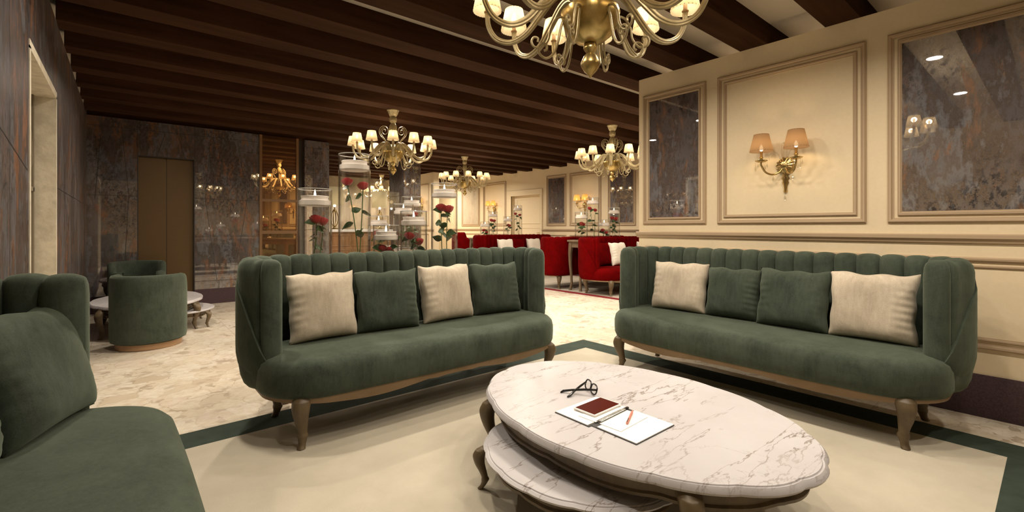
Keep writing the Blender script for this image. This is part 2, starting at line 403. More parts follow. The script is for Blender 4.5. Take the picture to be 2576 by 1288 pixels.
b = MB(); b.box(.166,yb+.05,0,.831,yb+.12,.10); b.build('threshold', COUNTER, d1)
def amber():
    m, nt, bb, o = mat('amber glass'); N = NT(nt); pset(bb, col=(.085,.030,.008), rough=.35, spec=.5)
    g = N.n('ShaderNodeBsdfGlossy'); g.inputs['Color'].default_value = (.80,.50,.22,1); g.inputs['Roughness'].default_value = .01
    mx = N.n('ShaderNodeMixShader'); mx.inputs[0].default_value = .55
    N.link(bb.outputs[0], mx.inputs[1]); N.link(g.outputs[0], mx.inputs[2]); N.link(mx.outputs[0], o.inputs[0]); return m
AMBER = amber()
FR = plain('brown timber frame', (.17,.085,.03), .45)
d2 = struct(MB().box(1.735,yb-.02,0,1.775,yb+.08,ZB).box(2.31,yb-.02,0,2.35,yb+.08,ZB).box(1.775,yb-.02,1.635,2.31,yb+.06,1.68).box(1.775,yb-.02,1.09,2.31,yb+.06,1.145).box(1.775,yb-.02,.0,2.31,yb+.06,.14).build('door_2', FR))
for z0, z1 in ((.14,1.09),(1.145,1.635),(1.68,2.75)):
    b = MB(); b.box(1.775,yb,z0,2.31,yb+.02,z1); b.build('glass_pane', AMBER, d2)
b = MB(); b.box(2.35,yb+.12,0,2.46,yb+.2,ZB); struct(b.build('trim_3', DARKM))
def column(x0,y0,x1,y1,nm='column'):
    b = MB(); b.box(x0,y0,0,x1,y1,ZB)
    w = .003
    for xx in (x0+(x1-x0)*.36, x0+(x1-x0)*.62): b.box(xx-w,y0-.0015,.2,xx+w,y0,2.62,1)
    for zz in (1.16,1.92,2.62): b.box(x0-.0015,y0-.0015,zz-w,x1,y0,zz+w,1); b.box(x0-.0015,y0,zz-w,x0,y1,zz+w,1)
    b.box(x0-.012,y0-.012,0,x1+.012,y1+.012,.236,2); return struct(b.build(nm, [ANTIQUE_P, SEAM, SKIRT]))
column(2.46,8.62,2.885,9.05); column(4.83,9.5,5.25,10.25)
# hall beyond
b = MB(); b.box(2.28,8.75,0,2.4,YH,ZC); struct(b.build('wall_hall', ANTIQUE))
b = MB(); b.box(2.4,YH,0,9,YH+.2,ZC); struct(b.build('wall_far', ANTIQUE_L))
b = MB(); b.box(6.65,11.3,0,6.83,YH,ZB); struct(b.build('wall_pier', PAINT))
b = MB(); frame(b,'x',6.65,11.55,12.3,1.24,2.44,.03,.018); frame(b,'x',6.65,12.45,13.2,1.24,2.44,.03,.018); frame(b,'x',6.65,11.55,13.2,.4,1.02,.03,.018)
struct(b.build('trim_4', MOULD)); rail('trim_5', 6.65, 11.28, YH)
# far right wall
b = MB(); b.box(X2,-3,0,X2+.2,9.0,ZC); b.box(X2,9.0,2.10,X2+.2,10.22,ZC); b.box(X2,10.22,0,X2+.2,YH,ZC); struct(b.build('wall_side', PAINT))
b = MB(); b.box(X2-.012,-3,0,X2,8.95,.268); b.box(X2-.012,10.3,0,X2,YH,.268); struct(b.build('baseboard_side', SKIRT))
rail('trim_6', X2, -3, 8.94); rail('trim_7', X2, 10.3, YH)
b = MB()
for ya, yb2, inner in ((11.78,12.78,0),(10.46,11.58,1),(8.06,8.77,0),(6.94,7.94,1),(5.98,6.74,0),(4.75,5.8,1)):
    frame(b,'x',X2,ya,yb2,1.24,2.555,.034,.022); frame(b,'x',X2,ya,yb2,.43,1.01,.034,.022)
    if inner: frame(b,'x',X2,ya+.055,yb2-.055,1.295,2.50,.024,.015)
struct(b.build('trim_8', MOULD))
mirror(X2, 11.86, 12.70, 1.31, 2.48, 'pale antique mirror panel at the far end of the hall wall beyond the red sofas', ANTIQUE_L)
mirror(X2, 8.13, 8.70, 1.31, 2.48, 'antique mirror panel just right of the cream door in the hall wall')
mirror(X2, 6.05, 6.67, 1.31, 2.48, 'brownish antique mirror panel in the hall wall, partly behind the green sofa end wall')
d3 = struct(MB().box(X2-.03,8.93,0,X2+.02,9.0,2.20).box(X2-.03,10.22,0,X2+.02,10.30,2.20).box(X2-.035,8.922,2.095,X2+.02,10.308,2.24).build('door_3', PAINT))
b = MB(); b.box(X2+.10,9.0,0,X2+.14,10.22,2.10)
frame(b,'x',X2+.10,9.12,10.1,1.30,2.0,.03,.014); frame(b,'x',X2+.10,9.12,10.1,.95,1.2,.03,.014); frame(b,'x',X2+.10,9.12,10.1,.15,.85,.03,.014)
b.build('door_leaf', PAINT, d3)
b = MB(); b.tube([(X2+.10,9.09,1.05),(X2+.05,9.09,1.05),(X2+.045,9.2,1.05)], .009, 8); b.build('door_handle', BRASS, d3)

# ------------------------------------------------------------------ rugs
b = MB()
def rug(b, x0,y0,x1,y1,w,t=.012):
    b.box(x0,y0,0.001,x1,y0+w,t,1); b.box(x0,y1-w,0.001,x1,y1,t,1); b.box(x0,y0+w,0.001,x0+w,y1-w,t,1); b.box(x1-w,y0+w,0.001,x1,y1-w,t,1)
    b.box(x0+w,y0+w,0.001,x1-w,y1-w,t,0)
rug(b,-.37,-.06,3.726,3.247,.232)
tag(b.build('rug', [RUG, RUGB], flat=True), 'sand coloured rug with dark green border under the green sofas and marble tables', 'rug')
b = MB(); rug(b,6.25,2.9,8.55,8.9,.10); tag(b.build('rug', [RUGP, RUGR], flat=True), 'pale rug with crimson border under the red sofas', 'rug')
ZR = .012

# ------------------------------------------------------------------ sofa
def smooth(pts, n=6):
    out = []
    for i in range(len(pts)-1):
        p0, p1, p2, p3 = (Vector(pts[max(0,i-1)]), Vector(pts[i]), Vector(pts[i+1]), Vector(pts[min(len(pts)-1,i+2)]))
        for k in range(n):
            t = k/n; out.append(.5*((2*p1)+(p2-p0)*t+(2*p0-5*p1+4*p2-p3)*t*t+(3*p1-p0-3*p2+p3)*t**3))
    out.append(Vector(pts[-1])); return out
def cabriole(b, base, out, h, s=1.0, n=10):
    """curved leg from z=h down to floor; out = unit vector in plan pointing outward"""
    ox, oy = out
    prof = [(1.02,-.020,.044),(.965,-.006,.050),(.93,.004,.049),(.80,.018,.046),(.62,.014,.038),(.42,-.002,.028),(.30,-.010,.0240),(.275,-.012,.0265),(.25,-.013,.0290),(.215,-.012,.0280),(.18,-.010,.0235),(.14,-.007,.0215),(.09,-.002,.0195),(.04,.006,.0205),(.012,.010,.0215),(.0,.010,.018)]
    top = [tuple(p) for p in smooth(prof[:7], 4)]
    rings = []
    for z, d, r in top + prof[7:]:
        ring = []
        for j in range(16):
            a = 2*PI*j/16; c, sn = math.cos(a), math.sin(a); k = (abs(c)**2.6+abs(sn)**2.6)**(-1/2.6)
            ring.append((base[0]+ox*d*s+r*s*k*c*.96, base[1]+oy*d*s+r*s*k*sn*.96, z*h))
        rings.append(ring)
    b.loft(rings[::-1])

def sofa_shell():
    th, z0, z1 = .145, .265, 1.012
    half = smooth([(-.99,-.085),(-1.035,-.02),(-1.07,.05),(-1.088,.12),(-1.065,.225),(-1.0,.31),(-.90,.352),(-.76,.36),(-.5,.36),(-.25,.36),(0,.36)], 12)
    half = [Vector((p[0],p[1],0)) for p in half]
    path = half + [Vector((-p.x,p.y,0)) for p in half[-2::-1]]
    cum = [0.0]
    for i in range(1, len(path)): cum.append(cum[-1]+(path[i]-path[i-1]).length)
    tot = cum[-1]
    def at(s):
        s = min(max(s, 0), tot-1e-6); lo = 0
        for i in range(1, len(cum)):
            if cum[i] > s: lo = i-1; break
        f = (s-cum[lo])/(cum[lo+1]-cum[lo]); p = path[lo].lerp(path[lo+1], f)
        a, b_ = path[max(0,lo-2)], path[min(len(path)-1,lo+3)]; t = (b_-a).normalized(); return p.x, p.y, -t.y, t.x
    nch = 23; W = tot/nch; per = 10; rings = []
    hd = [0,.006,.014,.026,.04,.055,.066,.072,.078,.088,.105,.125]; k = int(.13/tot*nch*per)+1
    ss = hd + [tot*i/(nch*per) for i in range(k, nch*per-k+1)] + [tot-h for h in hd[::-1]]
    for s in ss:
        x, y, nx, ny = at(s)
        e = min(s, tot-s); cap = 1.0 if e > .075 else max(.08, math.sqrt(max(0, 1-((.075-e)/.075)**2)))
        u = (s/W) % 1.0; cr = (abs(math.sin(PI*u)))**.40        # 0 at a crease, 1 mid channel
        if e < .10: cr = .85
        dep = .030*(1-cr); dz = .022*(1-cr); zt = z1-.03*(1-cap); hi = th/2*cap; ho = th/2*cap - .016*math.exp(-((e-.072)/.007)**2) - .007*max(0, 1-abs(e-.14)/.07)
        prof = [(-hi+dep, z0+.02), (-hi+dep, .55), (-hi+dep, zt-.085), (-hi*.90+dep*.9, zt-.042-dz*.6), (-hi*.68+dep*.7, zt-.015-dz), (-hi*.3, zt-.002-dz), (ho*.25, zt-dz), (ho*.66, zt-.010-dz*.7), (ho*.9, zt-.035-dz*.2), (ho, zt-.075), (ho, .6), (ho*.985, z0+.22), (ho*.93, z0+.14), (ho*.80, z0+.075), (ho*.58, z0+.03), (ho*.3, z0+.006), (0, z0)]
        rings.append([(x+nx*p, y+ny*p, z) for p, z in prof])
    b = MB(); b.loft(rings)
    flaps = []                                   # outer wrap panel of each arm, its front edge running diagonally
    for sgn in (0, 1):
        q = MB(); loops = []
        for i in range(13):
            f = i/12; z = .30+.655*f; s0 = .022+.25*max(0, (z-.42)/.53)**1.1; s0 = max(.022, s0); outer = []; inner = []
            for j in range(9):
                sv = s0+(.34-s0)*(j/8); x, y, nx, ny = at(tot-sv if sgn else sv)
                drop = .0 if z > .5 else .055*((.5-z)/.2)**2
                o1 = th/2+.009*min(1, (8-j)/2+.0)-drop; 
                if z > .86: o1 -= .03*((z-.86)/.095)**1.5
                if sv < .07: o1 -= .055*(1-sv/.07)**2
                outer.append((x+nx*o1, y+ny*o1, z)); inner.append((x+nx*(o1-.03), y+ny*(o1-.03), z))
            loops.append(outer+inner[::-1])
        q.loft(loops); flaps.append(q)
    return b, flaps
def outline(hx, y0, y1, rf, rb, bow, N=96, inset=0.0):
    """closed plan outline with large front corner radius"""
    pts = []
    def arc(cx, cy, r, a0, a1, n): return [(cx+r*math.cos(a0+(a1-a0)*i/n), cy+r*math.sin(a0+(a1-a0)*i/n)) for i in range(n+1)]
    hx -= inset; y0 += inset; y1 -= inset; rf = max(.02, rf-inset); rb = max(.02, rb-inset)
    pts += arc(hx-rf, y0+rf, rf, 0, -PI/2, 14)
    n = 24; pts += [(hx-rf-(2*(hx-rf))*i/n, y0) for i in range(1, n)]
    pts += arc(-hx+rf, y0+rf, rf, -PI/2, -PI, 14)
    pts += arc(-hx+rb, y1-rb, rb, PI, PI/2, 8); pts += arc(hx-rb, y1-rb, rb, PI/2, 0, 8)
    return [(x, y-bow*max(0, 1-(x/hx)**2)*max(0, min(1, (.1-y)/.3))) for x, y in pts]
def sofa_seat():
    b = MB(); rings = []
    for ins, z in ((.035,.262),(.014,.270),(.003,.295),(0,.35),(.001,.40),(.010,.437),(.032,.460),(.07,.473),(.13,.480),(.21,.483)):
        rings.append([(x,y,z) for x, y in outline(1.095,-.345,.33,.315,.12,.03,inset=ins)])
    b.loft(rings); return b
def sofa_rail():
    b = MB(); o = outline(1.075,-.325,.30,.29,.10,.03); i = outline(1.075,-.325,.30,.29,.10,.03,inset=.035)
    def zb(x): 
        t = abs(x); return .232+.018*math.cos(t*2*PI/1.05) - (.010 if t < .14 else 0)
    rings = [[(x,y,.285) for x, y in i], [(x,y,.285) for x, y in o], [(x,y,zb(x)) for x, y in o], [(x,y,zb(x)+.004) for x, y in i]]
    b.loft(rings, cap0=True, cap1=False); b.add([(x,y,.27) for x, y in i], [tuple(range(len(i)))]); return b
def make_sofa(label, loc, rz, fab, group, wood=WOODL):
    t = thing('sofa', label, 'sofa', loc, rz, group)
    sh, flaps = sofa_shell(); sh.build('backrest', fab, t, ang=60); sofa_seat().build('seat_cushion', fab, t, ang=60); sofa_rail().build('seat_rail', WOODR, t)
    for sx in (-1, 1):
        for sy in (-1, 1):
            b = MB(); cabriole(b, (sx*.925, sy*.275), (sx*.55, sy*.83), .272); b.build('leg', wood, t, ang=65)
    for q in flaps: q.build('arm_wrap', fab, t, ang=50)
    return t
sofaA = make_sofa('green channel-back velvet sofa with its back to the rose vases, facing the marble tables', (1.66,2.90,ZR), 0, GREEN, 'green velvet sofas')
def sofa_copy(src, label, loc, rz, group): return dup(src, label, loc, (0,0,rz), group)
sofaB = sofa_copy(sofaA, 'green channel-back velvet sofa standing along the cream panelled wall under the sconce', (3.49,1.46,ZR), -PI/2, 'green velvet sofas')
sofaC = sofa_copy(sofaA, 'green velvet sofa cut by the left picture edge, seat reaching the bottom corner', (-.20,1.45,ZR), PI/2, 'green velvet sofas')
sofaR1 = make_sofa('crimson velvet sofa half hidden by the green sofa near the cream wall end', (7.33,5.235,ZR), 0, RED, 'red velvet sofas')
sofaR3 = sofa_copy(sofaR1, 'crimson velvet sofa seen from behind, left of the slim wooden console', (7.33,6.47,ZR), PI, 'red velvet sofas')
sofaR2 = sofa_copy(sofaR1, 'furthest crimson velvet sofa, with two white pillows showing over the green sofa', (7.33,8.50,ZR), 0, 'red velvet sofas')

# ------------------------------------------------------------------ pillows
def pillow_mesh(w, h, t, seed, ruff=.004):
    rnd = random.Random(seed); b = MB(); n = 44; vs = {}
    ph = [rnd.uniform(0, 6.28) for _ in range(6)]; am = (.0055, .001) if seed % 2 == 0 else (.0012, .005)
    def P(i, j, s):
        u, v = i/n*2-1, j/n*2-1
        cu, cv = u*(1-.075*(1-v*v)**1.0*abs(u)**3), v*(1-.06*(1-u*u)*abs(v)**3)
        d = max(0, (1-u**4)*(1-v**4))**.5
        x = cu*w/2; z = cv*h/2
        x += ruff*math.sin(v*8+ph[0])*abs(u)**6; z += ruff*1.6*math.sin(u*7.5+ph[1])*max(0,v)**6
        y = s*t/2*d
        wr = am[0]*math.sin(v*29+ph[2]+3*u+.8*math.sin(3*v))*max(0, u-.42)*max(0, 1-1.3*(v+.1)**2)*2.0*d + am[1]*math.sin(v*27+ph[3]-3*u)*max(0, -u-.5)*max(0, 1-1.3*(v-.05)**2)*2*d
        y += s*wr + .006*math.sin(u*3+ph[4])*math.sin(v*2.6+ph[5])*d
        return (x, y, z+h/2)
    grid = {}
    for s in (-1, 1):
        for i in range(n+1):
            for j in range(n+1):
                edge = i in (0, n) or j in (0, n)
                if edge and s == 1: grid[(i,j,1)] = grid[(i,j,-1)]; continue
                grid[(i,j,s)] = len(b.v); b.v.append(P(i,j,s))
        for i in range(n):
            for j in range(n):
                b.f.append([grid[(i,j,s)], grid[(i+1,j,s)], grid[(i+1,j+1,s)], grid[(i,j+1,s)]]); b.m.append(0)
    return b
PM = {}
def pillow(label, loc, rz, tilt, fab, key, w=.44, h=.42, t=.17, group=None, roll=0):
    k = (key, fab.name, w, h)
    if k not in PM: o = pillow_mesh(w, h, t, key).build('pillow', fab, None, ang=80); PM[k] = o
    else: o = PM[k].copy(); COL.objects.link(o)
    o.location = loc; o.rotation_euler = (-tilt, roll, rz); return tag(o, label, 'pillow', group)
gA, gB = 'pillows on the middle green sofa', 'pillows on the green sofa by the wall'
pz = .478+ZR
pillow('beige square pillow at the left end of the sofa backing onto the vases', (.975,2.985,pz), .06, .20, BEIGE, 1, .43, .43, group=gA)
pillow('green square pillow between two beige pillows on the sofa backing onto the vases', (1.405,2.975,pz), -.10, .22, GREEN, 2, .45, .42, group=gA)
pillow('second beige square pillow, right of the middle on the sofa backing onto the vases', (1.90,2.995,pz), .05, .20, BEIGE, 3, .46, .43, group=gA)
pillow('green square pillow at the right end of the sofa backing onto the vases', (2.36,2.98,pz), -.14, .22, GREEN, 4, .45, .42, group=gA)
r = -PI/2
pillow('beige pillow at the far end of the sofa under the sconce', (3.60,2.09,pz), r+.05, .20, BEIGE, 5, .49, .42, group=gB)
pillow('green pillow beside the far beige pillow on the sofa under the sconce', (3.615,1.64,pz), r, .20, GREEN, 6, .43, .40, group=gB)
pillow('large green pillow beside the near beige pillow on the sofa under the sconce', (3.565,1.215,pz), r-.05, .24, GREEN, 7, .47, .42, group=gB)
pillow('large beige pillow at the near end of the sofa under the sconce', (3.57,.76,pz), r+.03, .18, BEIGE, 8, .46, .43, group=gB)
gC = 'pillows on the sofa at the left picture edge'
pillow('green pillow leaning on the far arm of the sofa at the left picture edge', (-.185,2.285,pz), PI/2-.42, .30, GREEN, 9, .47, .44, group=gC)
pillow('green pillow mostly cut off by the left picture edge', (-.33,1.80,pz), PI/2-.10, .22, GREEN, 10, .46, .42, group=gC)
for lab, loc, f, k in (('white pillow at the left of the red sofa by the cream wall end', (7.07,5.26,pz), WHITEC, 11), ('dark red pillow on the red sofa by the cream wall end', (6.80,5.36,pz), RED, 12),
                    ('white pillow further right on the red sofa by the cream wall end', (8.05,5.33,pz), WHITEC, 11),
                    ('left of the two white pillows on the furthest red sofa', (7.05,8.55,pz), WHITEC, 11), ('right of the two white pillows on the furthest red sofa', (7.98,8.55,pz), WHITEC, 11),
                    ('dark red pillow between the white pillows on the furthest red sofa', (7.45,8.58,pz), RED, 12)):
    pillow(lab, loc, random.uniform(-.08,.08), .22, f, k, .45, .44, group='pillows on the red sofas')

# ------------------------------------------------------------------ marble tables
def oval(hx, hy, sc, N=128, k=16, amp=.012):
    r = []
    for i in range(N):
        t = 2*PI*i/N; q = 1-amp+amp*abs(math.cos(k/2*t))**.7*1.2
        r.append((hx*sc*math.cos(t)*q, hy*sc*math.sin(t)*q))
    return r
def make_table(name, label, loc, hx, hy, z, legs, group):
    t = thing(name, label, 'table', loc, 0, group)
    def R(ins, zz): s = 1-ins/((hx+hy)/2); return [(x,y,zz) for x, y in oval(hx,hy,s)]
    th = .034 if z > .3 else .022
    b = MB(); b.loft([R(.02,z-th), R(.004,z-th+.003), R(0,z-th+.012), R(.004,z-th*.35), R(.012,z-.003), R(.0145,z-.0045), R(.0175,z-.0045), R(.020,z), R(.1,z), R(hx*.6,z)])
    b.build('marble_top', TABLE_MARBLE, t)
    ap = .055 if z > .3 else .042
    b = MB(); N = 128; rings = []
    for ins, zz, wv in ((.10,z-th+.001,0),(.055,z-th+.001,0),(.052,z-th-.012,0),(.058,z-th-.016,0),(.060,z-th-ap+.012,1),(.050,z-th-ap+.006,1),(.052,z-th-ap-.006,1),(.066,z-th-ap-.006,1),(.10,z-th-ap+.01,1)):
        s = 1-ins/((hx+hy)/2)
        rings.append([(x,y,zz-(wv*.014*abs(math.sin(5*2*PI*i/N))**.8)) for i, (x, y) in enumerate(oval(hx,hy,s,N,16,.006))])
    b.loft(rings, cap0=True, cap1=False); b.build('apron', WOODL, t)
    for sx, sy in ((-1,-1),(1,-1),(-1,1),(1,1)):
        b = MB(); l = math.hypot(*legs); cabriole(b, (sx*legs[0], sy*legs[1]), (sx*legs[0]/l*1.6, sy*legs[1]/l*1.6), z-th-.004, .85 if z > .3 else .6); b.build('leg', WOODL, t, ang=65)
    return t
gT = 'marble topped nesting tables'
make_table('coffee_table', 'large oval white marble coffee table with glasses and papers on it', (1.845,1.335,ZR), .572,.82,.345,(.40,.54), gT)
make_table('coffee_table', 'small low oval marble table tucked under the large one on the rug', (1.55,1.36,ZR), .412,.47,.212,(.30,.33), gT)
make_table('coffee_table', 'oval marble coffee table beside the tub chairs in front of the lift', (.235,7.10,0), .545,.79,.345,(.42,.50), gT)
make_table('coffee_table', 'low oval marble table tucked under the one by the tub chairs', (.48,6.95,0), .41,.47,.215,(.30,.33), gT)

# objects on the table
ZT = ZR+.345+.0006
t = thing('portfolio', 'open white document folder with dark cover on the marble table', 'folder', (1.645,1.265,ZT))
b = MB(); b.box(-.145,.012,0,.145,.212,.003); b.box(-.128,-.02,0,.145,.012,.0025); b.box(-.128,-.212,0,.145,-.012,.003); b.build('cover', INK, t)
b = MB(); b.box(-.142,.022,.003,.143,.210,.006); b.build('left_sheet', PAPER, t); b = MB(); b.box(-.125,-.210,.003,.143,-.016,.006); b.build('right_sheet', PAPER, t)
t = thing('spiral_notepad', 'open spiral notepad with blank white pages lying on the folder', 'notepad', (1.653,1.275,ZT+.0065), .06)
b = MB(); b.box(-.105,.010,0,.105,.105,.002); b.build('left_page', PAPER, t)
b = MB(); b.box(-.105,-.115,0,.105,-.010,.002); b.build('right_page', PAPER, t)
b = MB(); pts = []
for i in range(30*8+1): a = 2*PI*i/8; pts.append((-.100+.2*i/240, .0125*math.cos(a), .004+.0045*math.sin(a)))
b.tube(pts, .0009, 5); b.build('spiral_binding', STEEL, t)
t = thing('tablet', 'white framed tablet with dark red screen on the notepad', 'tablet', (1.678,1.376,ZT+.0095), .03)
b = MB(); b.box(-.100,-.062,0,.100,.062,.008,0,.003); b.build('case', PAPER, t)
b = MB(); b.box(-.093,-.055,.008,.093,.055,.0086); b.build('screen', SCREEN, t)
t = thing('pen', 'salmon pink ballpoint pen lying on the notepad page', 'pen', (1.695,1.21,ZT+.014), .455)
b = MB(); b.tube([(-.075,0,0),(-.072,0,0),(.045,0,0),(.055,0,0),(.066,0,0),(.078,0,0)], [.003,.0052,.0052,.0042,.0035,.0008], 10); b.build('barrel', PINK, t)
b = MB(); b.box(-.073,-.001,.0045,-.030,.001,.0075); b.build('clip', INK, t)
b = MB(); b.box(-.016,-.005,0,.016,.005,.006); o = tag(b.build('binder_clip', BLACK), 'small black clip at the far edge of the folder', 'clip'); o.location = (1.770,1.285,ZT+.0065)
# spectacles: two rims standing on their lower edge, temples folded back
t = thing('eyeglasses', 'black rimmed eyeglasses lying on the marble table behind the folder', 'glasses', (1.832,1.545,ZT+.003), .0)
a0 = Vector((-.030,-.042,.002)); ax = Vector((.42,.905,0)).normalized(); upv = Vector((.28,-.10,.95)).normalized()
for sgn, off in ((-1,.0),(1,.068)):
    b = MB(); cc = a0+ax*(off+.010)+upv*.0235; pts = []
    for i in range(33):
        a = 2*PI*i/32; c, s_ = math.cos(a), math.sin(a); k = (abs(c)**2.6+abs(s_)**2.6)**(-1/2.6)
        pts.append(tuple(cc+ax*(.0315*k*c)+upv*(.0235*k*s_)))
    b.tube(pts, .0036, 8, caps=False); rim = b.build('rim', BLACK, t)
    b = MB(); b.add(pts[:-1], [tuple(range(32))]); b.build('lens', LENS, rim)
b = MB(); m0 = a0+ax*.039+upv*.026; b.tube([m0, m0+ax*.004+upv*.004, m0+ax*.007], .0025, 6); b.build('bridge', BLACK, t)
for off, far, nm in ((-.016,Vector((-.115,.085,.0)),0),(.108,Vector((-.135,.02,.0)),1)):
    b = MB(); p0 = a0+ax*off+upv*.028; e = Vector((far.x,far.y,0))
    q = [p0, p0.lerp(Vector((e.x,e.y,.016)), .35)+Vector((0,0,.0)), p0.lerp(Vector((e.x,e.y,.010)), .75), Vector((e.x,e.y,.005)), Vector((e.x-.018,e.y+.002,.001))]
    b.tube(q, [.0045,.005,.0048,.0055,.0035], 8, flat=1.2); b.build('temple', BLACK, t)

# ------------------------------------------------------------------ tub chairs
def tub(label, loc, rz, fab, zb=.73, za=.60, group=None):
    t = thing('tub_chair', label, 'armchair', loc, rz, group); k_ = .79
    b = MB(); b.lathe([(.335,0),(.345,.004),(.345,.058),(.335,.062)], 40); b.xf(Matrix.Diagonal((k_,k_,1,1))); b.build('plinth', WOODP, t)
    rings = []; n = 72; A = math.radians(140)
    for i in range(n+1):
        a = PI/2 - A + 2*A*i/n; d = abs(a-PI/2); e = min(i, n-i)/n*2*A
        s = 1/(1+math.exp((d-math.radians(104))*26)); zt = za+(zb-za)*s
        cap = 1 if e > .16 else max(.12, math.sqrt(1-((.16-e)/.16)**2))
        ri, ro = .345-.045*cap, .345+.055*cap+.012*math.sin(0)
        c, sn = math.cos(a), math.sin(a)
        prof = [(ri,.2),(ri,zt-.04),(ri+.012,zt-.012),(.345,zt),(ro-.018,zt-.008),(ro-.004,zt-.03),(ro,zt-.06),(ro,.12),(ro-.01,.075),(.33,.062)]
        rings.append([(r*c, r*sn, z) for r, z in prof])
    b = MB(); b.loft(rings); b.xf(Matrix.Diagonal((k_,k_,1,1))); b.build('backrest', fab, t, ang=60)
    b = MB(); b.lathe([(.20,.062),(.365,.063),(.375,.10),(.375,.36),(.36,.40),(.32,.42),(.2,.43),(.05,.432)], 40); b.xf(Matrix.Diagonal((k_,k_,1,1))); b.build('seat', fab, t, ang=60)
    return t
gK = 'green tub chairs'
tubA = tub('green velvet tub chair with wooden plinth, its back turned to the marble sofas area', (.205,5.985,0), PI-.42, GREEN, group=gK)
dup(tubA, 'green tub chair partly hidden behind the other one, nearer the bronze lift', (.15,8.2,0), (0,0,.1+0), gK)
tubR = tub('crimson armchair far off between the clear vase and the furthest red sofa', (7.40,10.95,0), .9, RED, 1.06, .90)

# ------------------------------------------------------------------ consoles
ZCN = .95
def console(label, loc, rz=0, hl=.86, hd=.145, group='slim wooden consoles'):
    t = thing('console_table', label, 'console table', loc, rz, group)
    b = MB(); b.box(-hl-.03,-hd-.025,ZCN-.035,hl+.03,hd+.025,ZCN,0,.006); b.build('table_top', WOODG, t)
    b = MB(); b.box(-hl+.01,-hd+.01,ZCN-.14,hl-.01,hd-.01,ZCN-.035); b.build('apron', WOODG, t)
    for sx in (-1, 1):
        for sy in (-1, 1):
            b = MB(); rings = []
            for z, d, r in ((.92,0,.034),(.80,.004,.036),(.70,.012,.030),(.5,.010,.024),(.3,-.002,.020),(.12,-.008,.019),(.04,.004,.023),(0,.012,.023)):
                rings.append([(sx*(hl-.03)+sx*d+px*r, sy*(hd-.028)+sy*d+py*r, z) for px, py in ((-1,-.8),(-.8,-1),(.8,-1),(1,-.8),(1,.8),(.8,1),(-.8,1),(-1,.8))])
            b.loft(rings[::-1]); b.build('leg', WOODG, t)
    return t
con = console('slim wooden console behind the green sofa, carrying five rose vases', (1.68,3.53,0))
con2 = dup(con, 'slim wooden console between the two red sofas standing back to back', (7.33,5.853,ZR), (0,0,0))
con3 = dup(con, 'wooden console behind the furthest red sofa, under four rose vases', (7.33,9.12,0), (0,0,0))
con4 = dup(con, 'wooden console in the hall behind the first row of rose vases', (2.57,5.20,0), (0,0,1.15))

# ------------------------------------------------------------------ vases, candles, roses
RV = .12
def vase_mesh_parts(h, r):
    g = MB(); n = 48
    g.lathe([(r*.97,0),(r,.004),(r,h-.006)], n, cap1=False)
    g.lathe([(r-.0055,h-.006),(r-.0055,.022),(.0,.02)], n, cap0=False, cap1=False)
    g.lathe([(r,h-.006),(r+.0004,h-.002),(r-.0015,h),(r-.0045,h),(r-.0058,h-.002),(r-.0055,h-.006)], n, m=1, cap0=False, cap1=False)
    w = MB(); w.lathe([(r-.007,.024),(r-.007,h-.115),(r*.99-.009,h-.112),(.0,h-.112)], n, cap1=False)
    return g, w
def rose_bloom(rr, seed):
    b = MB(); rnd = random.Random(seed)
    for layer, (k, R, amax, fl) in enumerate(((3,.36,2.45,0),(4,.56,2.25,0),(5,.76,2.0,.02),(5,.92,1.78,.06),(6,1.03,1.58,.13))):
        for q in range(k):
            a0 = 2*PI*(q+.5*layer)/k+rnd.uniform(-.2,.2); span = 2*PI/k*.80; nu, nv = 6, 6; vs = []
            for j in range(nv+1):
                v = j/nv; al = .12+v*(amax-.12)
                for i in range(nu+1):
                    u = i/nu*2-1; a = a0+u*span*math.sin(PI*min(.62, .12+v*.6))
                    sag = .16*u*u*v; rad = R*math.sin(al-sag)*(1+.03*layer*math.cos(u*2.2))+fl*max(0, v-.7)*2.2
                    z = -R*math.cos(al-sag)*1.05+(1-R)*.30+rnd.uniform(-.012,.012)
                    vs.append((rad*math.cos(a)*rr, rad*math.sin(a)*rr, z*rr))
            fs = [(j*(nu+1)+i, j*(nu+1)+i+1, (j+1)*(nu+1)+i+1, (j+1)*(nu+1)+i) for j in range(nv) for i in range(nu)]
            b.add(vs, fs)
    b.lathe([(.02*rr,-.95*rr),(.45*rr,-.8*rr),(.72*rr,-.3*rr),(.6*rr,.25*rr),(.25*rr,.5*rr),(.02*rr,.55*rr)], 10)
    return b
BL = [rose_bloom(1.0, s).build('bloom', ROSE, None, ang=70).data for s in (3, 8)]
for o in [o for o in COL.objects if o.name.startswith('bloom')]: bpy.data.objects.remove(o)
def leaf_mesh():
    b = MB(); n = 7; vs = []
    for j in range(n+1):
        v = j/n; w = .40*math.sin(PI*v**.8)**.9*(1-.25*v)
        for u in (-1,-.5,0,.5,1): vs.append((v, u*w, -.35*v*v+.10*abs(u)+.0))
    fs = [(j*5+i, j*5+i+1, (j+1)*5+i+1, (j+1)*5+i) for j in range(n) for i in range(4)]
    b.add(vs, fs); o = b.build('leaf', LEAF, None, ang=80); d = o.data; bpy.data.objects.remove(o); return d
LM = leaf_mesh()
